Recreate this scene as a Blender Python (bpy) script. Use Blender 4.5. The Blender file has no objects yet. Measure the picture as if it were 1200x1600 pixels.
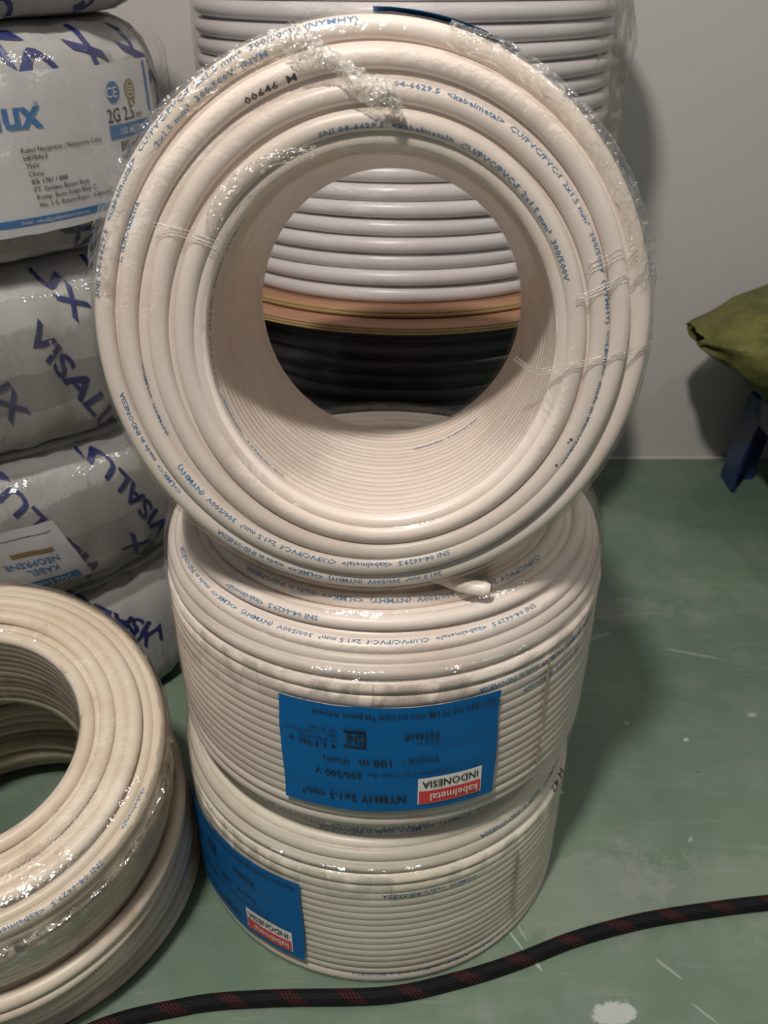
import bpy, bmesh, math, random
from mathutils import Vector, Matrix, noise
from mathutils.bvhtree import BVHTree
PI = math.pi
sc = bpy.context.scene
COL = sc.collection

# ------------------------------------------------------------------ camera, world, lights, exposure
cam_d = bpy.data.cameras.new('camera')
cam = bpy.data.objects.new('camera', cam_d); COL.objects.link(cam)
cam.location = (-.0017, -.4811, .5751)
cam.rotation_euler = (math.radians(90 - 31.2015), 0, 0)
cam_d.sensor_fit = 'VERTICAL'; cam_d.sensor_height = 24; cam_d.sensor_width = 18
cam_d.lens = 24 * 1400 / 1600
cam_d.clip_start = .01
cam_d.dof.use_dof = True; cam_d.dof.focus_distance = .46; cam_d.dof.aperture_fstop = 11
sc.camera = cam

world = bpy.data.worlds.new('world'); sc.world = world; world.use_nodes = True
world.node_tree.nodes['Background'].inputs[0].default_value = (.92, .95, 1, 1)
world.node_tree.nodes['Background'].inputs[1].default_value = .10

def area(name, loc, target, size, power, color):
    l = bpy.data.lights.new(name, 'AREA'); l.shape = 'DISK'; l.size = size; l.energy = power; l.color = color
    o = bpy.data.objects.new(name, l); COL.objects.link(o); o.location = loc
    o.rotation_euler = (Vector(target) - Vector(loc)).to_track_quat('-Z', 'Y').to_euler()
    return o
area('key_lamp', (-.20, -.62, 1.45), (0, 0, .2), .09, 12.6, (1, .95, .89))
area('second_lamp', (1.0, -.10, 1.70), (.1, .3, .1), .12, 2.6, (1, .95, .88))
area('ceiling_glow', (.1, -.3, 2.1), (0, .1, 0), 1.1, 2.4, (1, .97, .93))

sc.view_settings.view_transform = 'Standard'; sc.view_settings.look = 'None'
sc.view_settings.gamma = 1; sc.view_settings.use_curve_mapping = False
sc.view_settings.exposure = 0.30

# ------------------------------------------------------------------ materials
class NT:
    def __init__(s, name):
        s.m = bpy.data.materials.new(name); s.m.use_nodes = True
        s.t = s.m.node_tree; s.t.nodes.clear()
        s.out = s.t.nodes.new('ShaderNodeOutputMaterial')
    def n(s, typ, **kw):
        nd = s.t.nodes.new('ShaderNode' + typ)
        for k, v in kw.items():
            if k.startswith('i_'):
                key = k[2:].replace('_', ' ')
                nd.inputs[int(key) if key.isdigit() else key].default_value = v
            else: setattr(nd, k, v)
        return nd
    def l(s, a, b): s.t.links.new(a, b)
    def ramp(s, fac, stops):
        r = s.n('ValToRGB'); e = r.color_ramp.elements
        while len(e) < len(stops): e.new(.5)
        for el, (p, c) in zip(e, stops): el.position = p; el.color = c if len(c) == 4 else (*c, 1)
        s.l(fac, r.inputs[0]); return r.outputs[0]
    def math(s, op, a, b=None, c=None, clamp=False):
        m = s.n('Math', operation=op, use_clamp=clamp)
        for i, v in enumerate((a, b, c)):
            if v is None: continue
            if isinstance(v, (int, float)): m.inputs[i].default_value = v
            else: s.l(v, m.inputs[i])
        return m.outputs[0]
    def mix(s, f, a, b):
        m = s.n('Mix', data_type='RGBA')
        for i, v in ((0, f), (6, a), (7, b)):
            if isinstance(v, (int, float)): m.inputs[i].default_value = v
            elif isinstance(v, tuple): m.inputs[i].default_value = v if len(v) == 4 else (*v, 1)
            else: s.l(v, m.inputs[i])
        return m.outputs[2]
    def coord(s, kind='Object', scale=(1, 1, 1)):
        t = s.n('TexCoord'); mp = s.n('Mapping'); mp.inputs['Scale'].default_value = scale
        s.l(t.outputs[kind], mp.inputs[0]); return mp.outputs[0]
    def noise(s, vec, scale, detail=3, rough=.5):
        t = s.n('TexNoise'); t.inputs['Scale'].default_value = scale; t.inputs['Detail'].default_value = detail
        t.inputs['Roughness'].default_value = rough; s.l(vec, t.inputs['Vector']); return t.outputs['Fac']
    def bsdf(s, color, rough=.5, bump=None, bstr=.3, bdist=.001, **kw):
        b = s.n('BsdfPrincipled')
        if isinstance(color, tuple): b.inputs['Base Color'].default_value = (*color, 1)
        else: s.l(color, b.inputs['Base Color'])
        if isinstance(rough, (int, float)): b.inputs['Roughness'].default_value = rough
        else: s.l(rough, b.inputs['Roughness'])
        for k, v in kw.items(): b.inputs[k.replace('_', ' ')].default_value = v
        if bump is not None:
            bp = s.n('Bump'); bp.inputs['Strength'].default_value = bstr; bp.inputs['Distance'].default_value = bdist
            s.l(bump, bp.inputs['Height']); s.l(bp.outputs[0], b.inputs['Normal'])
        s.l(b.outputs[0], s.out.inputs[0]); return b

def plain(name, color, rough=.5, **kw):
    n = NT(name); n.bsdf(color, rough, **kw); return n.m

def cable_mat(name, base, tint, stain, amount, rough=.38):
    n = NT(name); v = n.coord()
    big = n.noise(v, 14, 3); fine = n.noise(v, 120, 4, .6); st = n.noise(v, 26, 5, .65)
    c = n.mix(n.ramp(big, [(.35, (0, 0, 0)), (.7, (1, 1, 1))]), base, tint)
    m = n.math('MULTIPLY', n.ramp(st, [(.55, (0, 0, 0)), (.8, (1, 1, 1))]), amount)
    c = n.mix(m, c, stain)
    n.bsdf(c, rough, fine, .08, .0006, Specular_IOR_Level=.4)
    return n.m
MAT = {}
MAT['cable'] = cable_mat('cream_cable', (.78, .695, .635), (.755, .645, .575), (.52, .34, .20), .25)
MAT['cable_low'] = cable_mat('ivory_cable', (.77, .72, .62), (.74, .67, .56), (.50, .36, .20), .25)
MAT['cable_old'] = cable_mat('yellowed_cable', (.70, .61, .50), (.64, .53, .41), (.40, .25, .12), .65)
MAT['cable_grey'] = cable_mat('white_cable', (.74, .70, .70), (.68, .63, .64), (.5, .4, .35), .15, .3)
MAT['black_cable'] = cable_mat('black_cable', (.012, .012, .013), (.02, .019, .019), (.03, .028, .026), .3, .35)

def film_mat(name, veil=.05, gl=.14, scale=60, bstr=.5):
    n = NT(name); v = n.coord()
    a = n.noise(v, scale, 4, .6)
    bp = n.n('Bump'); bp.inputs['Strength'].default_value = bstr; bp.inputs['Distance'].default_value = .003
    n.l(a, bp.inputs['Height'])
    tr = n.n('BsdfTransparent'); tr.inputs[0].default_value = (.985, .98, .965, 1)
    g = n.n('BsdfGlossy'); g.inputs['Roughness'].default_value = .12; g.inputs[0].default_value = (1, 1, 1, 1)
    n.l(bp.outputs[0], g.inputs['Normal'])
    df = n.n('BsdfDiffuse'); df.inputs[0].default_value = (.85, .82, .76, 1); n.l(bp.outputs[0], df.inputs['Normal'])
    lw = n.n('LayerWeight'); lw.inputs[0].default_value = .25; n.l(bp.outputs[0], lw.inputs['Normal'])
    f = n.math('MULTIPLY_ADD', lw.outputs['Fresnel'], gl * 2, gl * .25, True)
    m1 = n.n('MixShader'); n.l(f, m1.inputs[0]); n.l(tr.outputs[0], m1.inputs[1]); n.l(g.outputs[0], m1.inputs[2])
    vv = n.math('MULTIPLY', n.ramp(n.noise(v, scale * .6, 3), [(.4, (.2, .2, .2)), (.75, (1, 1, 1))]), veil)
    m2 = n.n('MixShader'); n.l(vv, m2.inputs[0]); n.l(m1.outputs[0], m2.inputs[1]); n.l(df.outputs[0], m2.inputs[2])
    n.l(m2.outputs[0], n.out.inputs[0]); return n.m
MAT['film'] = film_mat('clear_film')
MAT['film_dark'] = film_mat('thin_clear_film', .004, .10, 60)
MAT['film_sack'] = film_mat('sack_film', .04, .22, 45, 1.0)
MAT['film_crumpled'] = film_mat('crumpled_film', .34, .40, 160, 1.0)
MAT['film_loose'] = film_mat('loose_film', .06, .26, 38, .9)
MAT['film_veil'] = film_mat('film_folds', .10, .30, 130, 1.0)
MAT['ink_blue'] = plain('blue_cable_ink', (.06, .18, .36), .6)
MAT['ink_black'] = plain('black_ink', (.015, .014, .016), .6)
MAT['sticker_blue'] = plain('blue_sticker', (.0, .115, .34), .5, Specular_IOR_Level=.3)
MAT['seam'] = plain('seam_brown', (.46, .35, .29), .5)
MAT['red'] = plain('red_logo_ground', (.62, .05, .05), .5)
MAT['white_print'] = plain('white_print', (.80, .77, .72), .5)
MAT['paper'] = plain('white_paper', (.66, .66, .67), .45)
MAT['navy'] = plain('navy_ink', (.018, .026, .125), .5)
MAT['label_blue'] = plain('label_blue', (.03, .17, .42), .5)
MAT['gold'] = plain('seal_gold', (.28, .19, .06), .5)
MAT['brown_core'] = plain('cut_cable_core', (.12, .05, .03), .7)
MAT['blue_plastic'] = plain('dark_blue_plastic', (.008, .022, .09), .35)

def wall_mat():
    n = NT('painted_wall'); v = n.coord()
    a = n.noise(v, 3, 3); b = n.noise(v, 90, 4)
    c = n.mix(a, (.48, .458, .435), (.53, .508, .485))
    n.bsdf(c, .55, b, .12, .001); return n.m
MAT['wall'] = wall_mat()

def floor_mat():
    n = NT('green_painted_floor'); v = n.coord()
    a = n.noise(v, 5, 5, .6); b = n.noise(v, 17, 6, .65); c = n.noise(v, 160, 4)
    col = n.mix(n.ramp(a, [(.38, (0, 0, 0)), (.62, (1, 1, 1))]), (.135, .195, .142), (.165, .225, .158))
    col = n.mix(n.math('MULTIPLY', n.ramp(b, [(.48, (0, 0, 0)), (.68, (1, 1, 1))]), .55), col, (.235, .265, .228))
    # fine streak scuffs
    vs = n.coord('Object', (6, 60, 1)); s1 = n.noise(vs, 2.2, 5, .7)
    col = n.mix(n.math('MULTIPLY', n.ramp(s1, [(.55, (0, 0, 0)), (.78, (1, 1, 1))]), .42), col, (.36, .39, .35))
    vd = n.noise(v, 2.6, 6, .7)
    col = n.mix(n.math('MULTIPLY', n.ramp(vd, [(.42, (1, 1, 1)), (.6, (0, 0, 0))]), .35), col, (.085, .135, .10))
    # small white flecks and dark grit
    vo = n.n('TexVoronoi'); vo.inputs['Scale'].default_value = 22; n.l(v, vo.inputs['Vector'])
    sep = n.n('SeparateColor'); n.l(vo.outputs['Color'], sep.inputs[0])
    fl = n.math('MULTIPLY', n.math('LESS_THAN', vo.outputs['Distance'], .055), n.math('GREATER_THAN', sep.outputs[0], .80))
    col = n.mix(n.math('MULTIPLY', fl, .75), col, (.50, .52, .48))
    gr = n.math('MULTIPLY', n.math('LESS_THAN', vo.outputs['Distance'], .03), n.math('LESS_THAN', sep.outputs[1], .15))
    col = n.mix(gr, col, (.02, .025, .02))
    # chipped patches and scratches with a place of their own
    t = n.n('TexCoord'); sx = n.n('SeparateXYZ'); n.l(t.outputs['Object'], sx.inputs[0])
    def patch(col, x, y, rx, ry, ang, edge, colour, strength, scale=55):
        ca, sa = math.cos(ang), math.sin(ang)
        dx = n.math('SUBTRACT', sx.outputs[0], x); dy = n.math('SUBTRACT', sx.outputs[1], y)
        u = n.math('DIVIDE', n.math('ADD', n.math('MULTIPLY', dx, ca), n.math('MULTIPLY', dy, sa)), rx)
        w = n.math('DIVIDE', n.math('SUBTRACT', n.math('MULTIPLY', dy, ca), n.math('MULTIPLY', dx, sa)), ry)
        r = n.math('SQRT', n.math('ADD', n.math('MULTIPLY', u, u), n.math('MULTIPLY', w, w)))
        r = n.math('ADD', r, n.math('MULTIPLY', n.math('SUBTRACT', n.noise(v, scale, 5, .75), .5), edge))
        return n.mix(n.math('MULTIPLY', n.ramp(r, [(.80, (1, 1, 1)), (1.0, (0, 0, 0))]), strength), col, colour)
    for a_ in FLOOR_MARKS: col = patch(col, *a_)
    rg = n.ramp(b, [(.3, (.22, .22, .22)), (.7, (.42, .42, .42))])
    n.bsdf(col, rg, c, .06, .0006, Specular_IOR_Level=.45); return n.m
W = (.50, .52, .49)
FLOOR_MARKS = [
    (.1465, -.1545, .0155, .0085, .15, 1.5, W, .85, 130),
    (.100, -.118, .010, .0016, -1.1, .6, W, .7), (.089, -.103, .012, .0010, -1.05, .6, W, .55), (.095, -.099, .008, .0008, -1.2, .6, W, .45),
    (.143, .027, .0032, .0022, -.7, 1.0, W, .8), (.330, .115, .005, .003, .2, 1.5, W, .5), (.235, -.020, .0035, .0014, .9, 1.2, W, .45), (.262, .085, .0034, .0024, .3, 1.0, W, .7), (.175, .175, .0042, .003, .1, 1.4, W, .6), (.185, .160, .003, .0015, .8, 1.2, W, .5), (.215, .105, .0028, .0018, .2, 1.0, W, .5), (.30, .20, .03, .0018, -.3, 1.6, W, .3), (.24, .26, .05, .0016, .12, 1.6, W, .28), (.33, .02, .004, .002, .4, 1.0, W, .4),
    (.19, -.125, .011, .0012, -.8, .6, W, .45), (.205, -.155, .010, .001, -.8, .6, W, .4),
    (.20, .22, .035, .004, .4, 1.2, W, .25), (.27, -.06, .11, .035, .1, 3.2, (.27, .29, .25), .30, 24), (.13, -.07, .09, .03, .3, 3.0, (.27, .29, .25), .42, 26), (.20, .28, .12, .03, -.2, 3.0, (.27, .29, .25), .35, 26),
]
MAT['floor'] = floor_mat()

def sack_mat():
    n = NT('woven_plastic_sack'); 
    uv = n.coord('UV', (1, 1, 1))
    w1 = n.n('TexWave', wave_type='BANDS', bands_direction='X'); w1.inputs['Scale'].default_value = 115; w1.inputs['Distortion'].default_value = 1.5; n.l(uv, w1.inputs['Vector'])
    w2 = n.n('TexWave', wave_type='BANDS', bands_direction='Y'); w2.inputs['Scale'].default_value = 190; w2.inputs['Distortion'].default_value = 1.5; n.l(uv, w2.inputs['Vector'])
    v = n.coord(); a = n.noise(v, 22, 4); f = n.noise(n.coord('Object', (1, 1, .22)), 48, 5, .6)
    c = n.mix(a, (.74, .72, .69), (.84, .825, .80))
    c = n.mix(n.math('MULTIPLY', w1.outputs['Fac'], .10), c, (.33, .32, .31))
    c = n.mix(n.math('MULTIPLY', n.ramp(f, [(.30, (1, 1, 1)), (.50, (0, 0, 0))]), .22), c, (.46, .45, .43))
    h = n.math('ADD', n.math('MULTIPLY', w1.outputs['Fac'], .25), n.math('ADD', n.math('MULTIPLY', w2.outputs['Fac'], .08), f))
    n.bsdf(c, n.ramp(a, [(.3, (.28, .28, .28)), (.7, (.5, .5, .5))]), h, .9, .0042); return n.m
MAT['sack'] = sack_mat()

def tarp_mat():
    n = NT('olive_tarp'); v = n.coord()
    a = n.noise(v, 30, 5, .65); w = n.n('TexWave'); w.inputs['Scale'].default_value = 160; w.inputs['Distortion'].default_value = 2; n.l(v, w.inputs['Vector'])
    c = n.mix(n.ramp(a, [(.35, (0, 0, 0)), (.65, (1, 1, 1))]), (.095, .098, .020), (.19, .185, .05))
    n.bsdf(c, .5, n.math('ADD', a, n.math('MULTIPLY', w.outputs['Fac'], .15)), .9, .006); return n.m
MAT['tarp'] = tarp_mat()

def ply_mat():
    n = NT('plywood_face'); v = n.coord('Object', (4, 30, 4)); a = n.noise(v, 4, 5, .6)
    c = n.mix(a, (.26, .13, .075), (.36, .19, .115)); n.bsdf(c, .55, a, .1, .001); return n.m
def plyedge_mat():
    n = NT('plywood_edge'); t = n.n('TexCoord'); sx = n.n('SeparateXYZ'); n.l(t.outputs['Object'], sx.inputs[0])
    a = n.noise(n.coord('Object', (1, 1, 8)), 30, 4)
    z = n.math('ADD', n.math('MULTIPLY', sx.outputs[2], 2600), n.math('MULTIPLY', a, 2.5))
    s = n.math('SINE', z)
    c = n.mix(n.ramp(s, [(.2, (0, 0, 0)), (.7, (1, 1, 1))]), (.23, .14, .05), (.50, .38, .17)); n.bsdf(c, .6); return n.m
MAT['ply'] = ply_mat(); MAT['plyedge'] = plyedge_mat()

def braid_mat():
    n = NT('black_red_braid'); t = n.n('TexCoord'); sx = n.n('SeparateXYZ'); n.l(t.outputs['UV'], sx.inputs[0])
    u, v = sx.outputs[0], sx.outputs[1]     # u metres along, v turns around
    p = n.math('SINE', n.math('ADD', n.math('MULTIPLY', u, 2600), n.math('MULTIPLY', v, 8 * 2 * PI)))
    q = n.math('SINE', n.math('SUBTRACT', n.math('MULTIPLY', u, 2600), n.math('MULTIPLY', v, 8 * 2 * PI)))
    h = n.math('MULTIPLY', p, q)
    # red tracer strands every few centimetres, slanting around the cord
    fr = n.math('FRACT', n.math('ADD', n.math('MULTIPLY', u, 26), n.math('MULTIPLY', v, 1.0)))
    band = n.math('LESS_THAN', fr, .30)
    red = n.math('MULTIPLY', band, n.math('GREATER_THAN', p, .25))
    c = n.mix(n.math('MULTIPLY', red, .8), (.006, .006, .007), (.085, .010, .010))
    n.bsdf(c, .7, h, .4, .0005, Specular_IOR_Level=.2); return n.m
MAT['braid'] = braid_mat()

# ------------------------------------------------------------------ helpers
def tag(o, label=None, cat=None, group=None, kind=None):
    if label: o['label'] = label
    if cat: o['category'] = cat
    if group: o['group'] = group
    if kind: o['kind'] = kind
    return o
def empty(name, mat4, label=None, cat=None, group=None):
    o = bpy.data.objects.new(name, None); COL.objects.link(o); o.matrix_world = mat4
    o.empty_display_size = .02
    return tag(o, label, cat, group)
def obj(name, verts, faces, mat, parent=None, smooth=True, uvs=None, mats=None, fmat=None):
    me = bpy.data.meshes.new(name); me.from_pydata([tuple(v) for v in verts], [], faces)
    for m in (mats or [mat]): me.materials.append(MAT[m])
    if fmat: me.polygons.foreach_set('material_index', fmat)
    if smooth: me.polygons.foreach_set('use_smooth', [True] * len(me.polygons))
    if uvs:
        l = me.uv_layers.new(name='UVMap')
        for lp in me.loops: l.data[lp.index].uv = uvs[lp.vertex_index]
    me.update()
    o = bpy.data.objects.new(name, me); COL.objects.link(o)
    if parent: o.parent = parent
    return o
class MB:
    def __init__(s): s.v = []; s.f = []; s.uv = []; s.fm = []
    def grid(s, rows, closed_u=False, closed_v=False, mi=0, flip=False):
        b = len(s.v); nu = len(rows); nv = len(rows[0])
        for r in rows: s.v.extend(r)
        for i in range(nu if closed_u else nu - 1):
            for j in range(nv if closed_v else nv - 1):
                a, c = (i + 1) % nu, (j + 1) % nv
                q = (b + i * nv + j, b + a * nv + j, b + a * nv + c, b + i * nv + c)
                s.f.append(q[::-1] if flip else q); s.fm.append(mi)
    def box(s, c, sz, mi=0, M=None):
        b = len(s.v)
        for dx in (-.5, .5):
            for dy in (-.5, .5):
                for dz in (-.5, .5):
                    p = Vector((c[0] + dx * sz[0], c[1] + dy * sz[1], c[2] + dz * sz[2])); s.v.append(M @ p if M else p)
        for q in ((0, 1, 3, 2), (4, 6, 7, 5), (0, 4, 5, 1), (2, 3, 7, 6), (0, 2, 6, 4), (1, 5, 7, 3)):
            s.f.append(tuple(b + i for i in q)); s.fm.append(mi)
    def tube(s, pts, r, nr=12, up=Vector((0, 0, 1)), cap=True, uvs=False):
        pts = [Vector(p) for p in pts]; rows = []; L = 0
        for i, p in enumerate(pts):
            t = (pts[min(i + 1, len(pts) - 1)] - pts[max(i - 1, 0)]).normalized()
            a = t.cross(up).normalized(); b = a.cross(t)
            rr = r[i] if isinstance(r, (list, tuple)) else r
            if i: L += (p - pts[i - 1]).length
            m = nr + 1 if uvs else nr
            rows.append([p + (a * math.cos(2 * PI * k / nr) + b * math.sin(2 * PI * k / nr)) * rr for k in range(m)])
            if uvs: s.uv.extend([(L, k / nr) for k in range(m)])
        b0 = len(s.v); s.grid(rows, closed_v=not uvs)
        if cap:
            n = len(rows[0]); e = len(s.v) - n
            s.f.append(tuple(range(b0, b0 + nr))); s.fm.append(0); s.f.append(tuple(reversed(range(e, e + nr)))); s.fm.append(0)
    def build(s, name, mat, parent=None, smooth=True, mats=None):
        return obj(name, s.v, s.f, mat, parent, smooth, s.uv if s.uv else None, mats, s.fm if mats else None)

# text as flat triangles: returns (verts2d, faces, width); cached
_T = {}
def text2d(txt, bold=0.0, cuts_y=2, cuts_x=0.0, res=2):
    key = (txt, bold, cuts_y, cuts_x, res)
    if key in _T: return _T[key]
    cu = bpy.data.curves.new('t', 'FONT'); cu.body = txt; cu.size = 1.0; cu.offset = bold; cu.resolution_u = res
    cu.fill_mode = 'FRONT' if hasattr(cu, 'fill_mode') else cu.fill_mode
    o = bpy.data.objects.new('t', cu); COL.objects.link(o)
    dg = bpy.context.evaluated_depsgraph_get(); dg.update()
    me = bpy.data.meshes.new_from_object(o.evaluated_get(dg))
    bm = bmesh.new(); bm.from_mesh(me)
    xs = [v.co.x for v in bm.verts] or [0]
    for k in range(cuts_y):
        y = -.15 + (k + 1) * .95 / (cuts_y + 1)
        bmesh.ops.bisect_plane(bm, geom=bm.verts[:] + bm.edges[:] + bm.faces[:], plane_co=(0, y, 0), plane_no=(0, 1, 0))
    if cuts_x:
        x = min(xs) + cuts_x
        while x < max(xs):
            bmesh.ops.bisect_plane(bm, geom=bm.verts[:] + bm.edges[:] + bm.faces[:], plane_co=(x, 0, 0), plane_no=(1, 0, 0)); x += cuts_x
    bmesh.ops.triangulate(bm, faces=bm.faces[:])
    bm.verts.index_update()
    vs = [(v.co.x, v.co.y) for v in bm.verts]; fs = [tuple(v.index for v in f.verts) for f in bm.faces]
    bm.free(); bpy.data.objects.remove(o); bpy.data.curves.remove(cu); bpy.data.meshes.remove(me)
    w = max(xs); _T[key] = (vs, fs, w); return _T[key]
def add_flat(mb, data, fn, mi=0, up=None):
    """add 2-D shapes through a mapping fn(x,y)->Vector"""
    vs, fs, _ = data; b = len(mb.v)
    mb.v.extend(fn(x, y) for x, y in vs)
    for f in fs: mb.f.append(tuple(b + i for i in f)); mb.fm.append(mi)
def rect2d(x0, y0, x1, y1, nx=8, ny=4):
    vs = [(x0 + (x1 - x0) * i / nx, y0 + (y1 - y0) * j / ny) for i in range(nx + 1) for j in range(ny + 1)]
    fs = [(i * (ny + 1) + j, (i + 1) * (ny + 1) + j, (i + 1) * (ny + 1) + j + 1, i * (ny + 1) + j + 1) for i in range(nx) for j in range(ny)]
    return vs, fs, x1

# ------------------------------------------------------------------ cable coils
class Ring:
    """one turn of flat oval cable: radius and height as functions of the angle, half sizes ar (radial) and az (axial)"""
    def __init__(s, rf, zf, ar, az, n=2.0): s.rf, s.zf, s.ar, s.az, s.n = rf, zf, ar, az, n
    def point(s, th, ph, off=0.0):
        c, q = math.cos(ph), math.sin(ph)
        if s.n != 2.0:
            e = 2 / s.n; c = math.copysign(abs(c) ** e, c); q = math.copysign(abs(q) ** e, q)
        r = s.rf(th) + c * (s.ar + off); z = s.zf(th) + q * (s.az + off)
        return Vector((r * math.cos(th), r * math.sin(th), z))
    def mesh(s, mb, n=150, nr=14):
        mb.grid([[s.point(2 * PI * i / n, 2 * PI * k / nr) for k in range(nr)] for i in range(n)], True, True)

def make_rings(H, Rin, Rout, layers, seed, jit=.0008, face_jit=.0008, slump=(.024, .0145, .009, .005), fine=.0061, shoulder=((.0455, .0046, 0), (.0350, .0052, .0008)), rec=.0042):
    """Rin/Rout: functions of the angle; top face at z=H, bottom at z=0"""
    rnd = random.Random(seed); rings = []; ar = .0046
    def add(i, z, arr, az, n=2.0, dr=0.0, drop=0.0, j=1.0):
        f = i / (layers - 1); hz = z / H
        A1, A2 = rnd.uniform(-jit, jit) * j, rnd.uniform(-jit, jit) * .7 * j; p1, p2 = rnd.uniform(0, 6.3), rnd.uniform(0, 6.3)
        B1 = rnd.uniform(-face_jit, face_jit) * j; q1 = rnd.uniform(0, 6.3)
        bul = .0015 * math.sin(PI * hz) if i == 0 else 0
        def rf(th):
            ro = Rout(th, hz) - arr; ri = Rin(th, hz) + arr
            return ro + (ri - ro) * f + A1 * math.sin(th + p1) + A2 * math.sin(2 * th + p2) + bul - dr
        def zf(th): return z - drop * (.75 - .25 * math.sin(th)) + B1 * math.sin(th + q1)
        rg = Ring(rf, zf, arr, az, n); rg.layer = i; rings.append(rg)
    for i in range(layers):                       # 0 = outermost
        drop = slump[i] if i < len(slump) else 0.0
        odd = i % 2; az = .0040
        ztop = H - az - (rec if odd else 0)
        last = i == layers - 1
        if i == 0:
            add(0, .0044, .0042, .0044); add(0, .0128, .0042, .0043)
            lo = .0172; hi = H - (shoulder[0][0] + shoulder[0][1] + .0005 if shoulder else drop + 2 * az)
            k = int((hi - lo) / fine); p = (hi - lo) / k
            for q in range(k): add(0, lo + (q + .5) * p, .0040, p * .68, 3.2, .0004, 0, .20)
            for dz, azz, dr in shoulder: add(0, H - dz, .0044, azz, 2.0, dr, 0, .8)
            add(0, H - .0044, .0046, .0044, 2.0, .0022 if shoulder else .0005, drop)
        elif last:
            lo = .0085; hi = H - .0090; k = int((hi - lo) / fine); p = (hi - lo) / k
            add(i, .0042, .0042, .0042)
            for q in range(k): add(i, lo + (q + .5) * p, .0040, p * .66, 3.2, -.0006, 0, .20)
            add(i, H - .0044 - (rec * .7 if odd else 0), ar, .0044, 2.0, .0, drop, .6)
        else:
            add(i, ztop, ar, az, 2.0, 0, drop); add(i, ztop - .0075, ar, az, 2.0, 0, drop)
            add(i, az + (rec if odd else 0), ar, az)
    return rings

def film_shell(mb, H, Rin, Rout, off, seed, n=150, amp=.0009, shoulder=.010, inner=True, bottom=True):
    """clear film wrapped round the coil through its hole"""
    prof = []                                     # (f: 0 outer..1 inner, z, offset out)
    rad = .010
    for z in (0.003, H * .25, H * .5, H * .75, H - shoulder - .012): prof.append(('o', z, off))
    for k in range(5): t = k / 4; prof.append(('s', 0, t))
    for f in (.4, .6, .75, .9): prof.append(('f', f, H + off * .9))
    if inner:
        for k in range(4): t = k / 3; prof.append(('i', H - t * .008, t))
        for z in (H * .75, H * .5, H * .25, .003): prof.append(('n', z, off))
    rows = []
    for i in range(n):
        th = 2 * PI * i / n; row = []
        for kind, v1, v2 in prof:
            z = v1 if kind in 'osin' else v2; hz = max(0, min(1, z / H)); ro, ri = Rout(th, hz), Rin(th, hz)
            if kind == 'o': r = ro + v2 + .0015 * math.sin(PI * hz)
            elif kind == 's': z = H - shoulder * (1 - v2) ** 1.5; r = ro + off - (ro - ri) * .28 * v2 ** 2; z += off
            elif kind == 'f': r = ro + (ri - ro) * v1
            elif kind == 'i': r = ri + .004 * (1 - v2) - off * v2; 
            else: r = ri - v2
            nz = noise.noise(Vector((math.cos(th) * 7 + seed, math.sin(th) * 7, z * 30))) * amp
            nz += noise.noise(Vector((th * 30, seed, z * 12))) * amp * .5
            if kind in 'f': z += abs(nz) * .8
            elif kind in 'in': r -= abs(nz)
            else: r += abs(nz)
            row.append(Vector((r * math.cos(th), r * math.sin(th), z)))
        rows.append(row)
    mb.grid(rows, closed_u=True)

RINGS = {}
def coil(key, M, H, Rin, Rout, layers, seed, mat, label, cat='cable coil', group=None, film='film', fsh=.026, famp=.0007, **kw):
    root = empty('cable_coil', M, label, cat, group)
    rings = make_rings(H, Rin, Rout, layers, seed, **kw); RINGS[key] = rings
    mb = MB()
    for r in rings: r.mesh(mb)
    mb.build('cable_winding', mat, root)
    if film:
        fb = MB(); film_shell(fb, H, Rin, Rout, .0006, seed, shoulder=fsh, amp=famp); fb.build('clear_wrap', film, root)
    return root

def ring_print(mb, ring, th0, ph0, txt, size, bold=.010, stretch=1.42, mi=0):
    """text running clockwise round a turn of cable, its head outwards"""
    r0 = ring.rf(th0)
    g = math.hypot(ring.ar * math.sin(ph0), ring.az * math.cos(ph0))
    def fn(x, y):
        th = th0 - x * size * stretch / max(.03, r0); ph = ph0 - (y - .34) * size / g
        return ring.point(th, ph, .00016)
    size *= .86
    add_flat(mb, text2d(txt, bold, 2, 0, 1), fn, mi)

FULL = 'SNI 04-6629.5  <kabelmetal>  CU/PVC/PVC-f  2x1.5 mm\u00b2  300/500V  (NYMHY)  <>LMK<>  made in INDONESIA'
PRINTS = {}   # key -> list of (ring index, theta, phi, text, size)

def const(v): return lambda th, hz: v
H1 = .1512
# lower coil
M_low = Matrix.Translation((-.0064, 0, 0)) @ Matrix.Rotation(.2, 4, 'Z')
M_mid = Matrix.Translation((-.0017, 0, H1 + .0008)) @ Matrix.Rotation(0, 4, 'Z')
c_low = coil('low', M_low, H1, const(.085), const(.135), 8, 11, 'cable_low',
             'cream cable coil at the foot of the stack, blue sticker wrapping its left side')
c_mid = coil('mid', M_mid, H1 + .0005, const(.085), const(.135), 8, 23, 'cable',
             'cream cable coil in the middle of the stack, blue sticker facing the front', slump=(.026, .016, .0105, .0075, .006, .0055, .006, .007))
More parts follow.
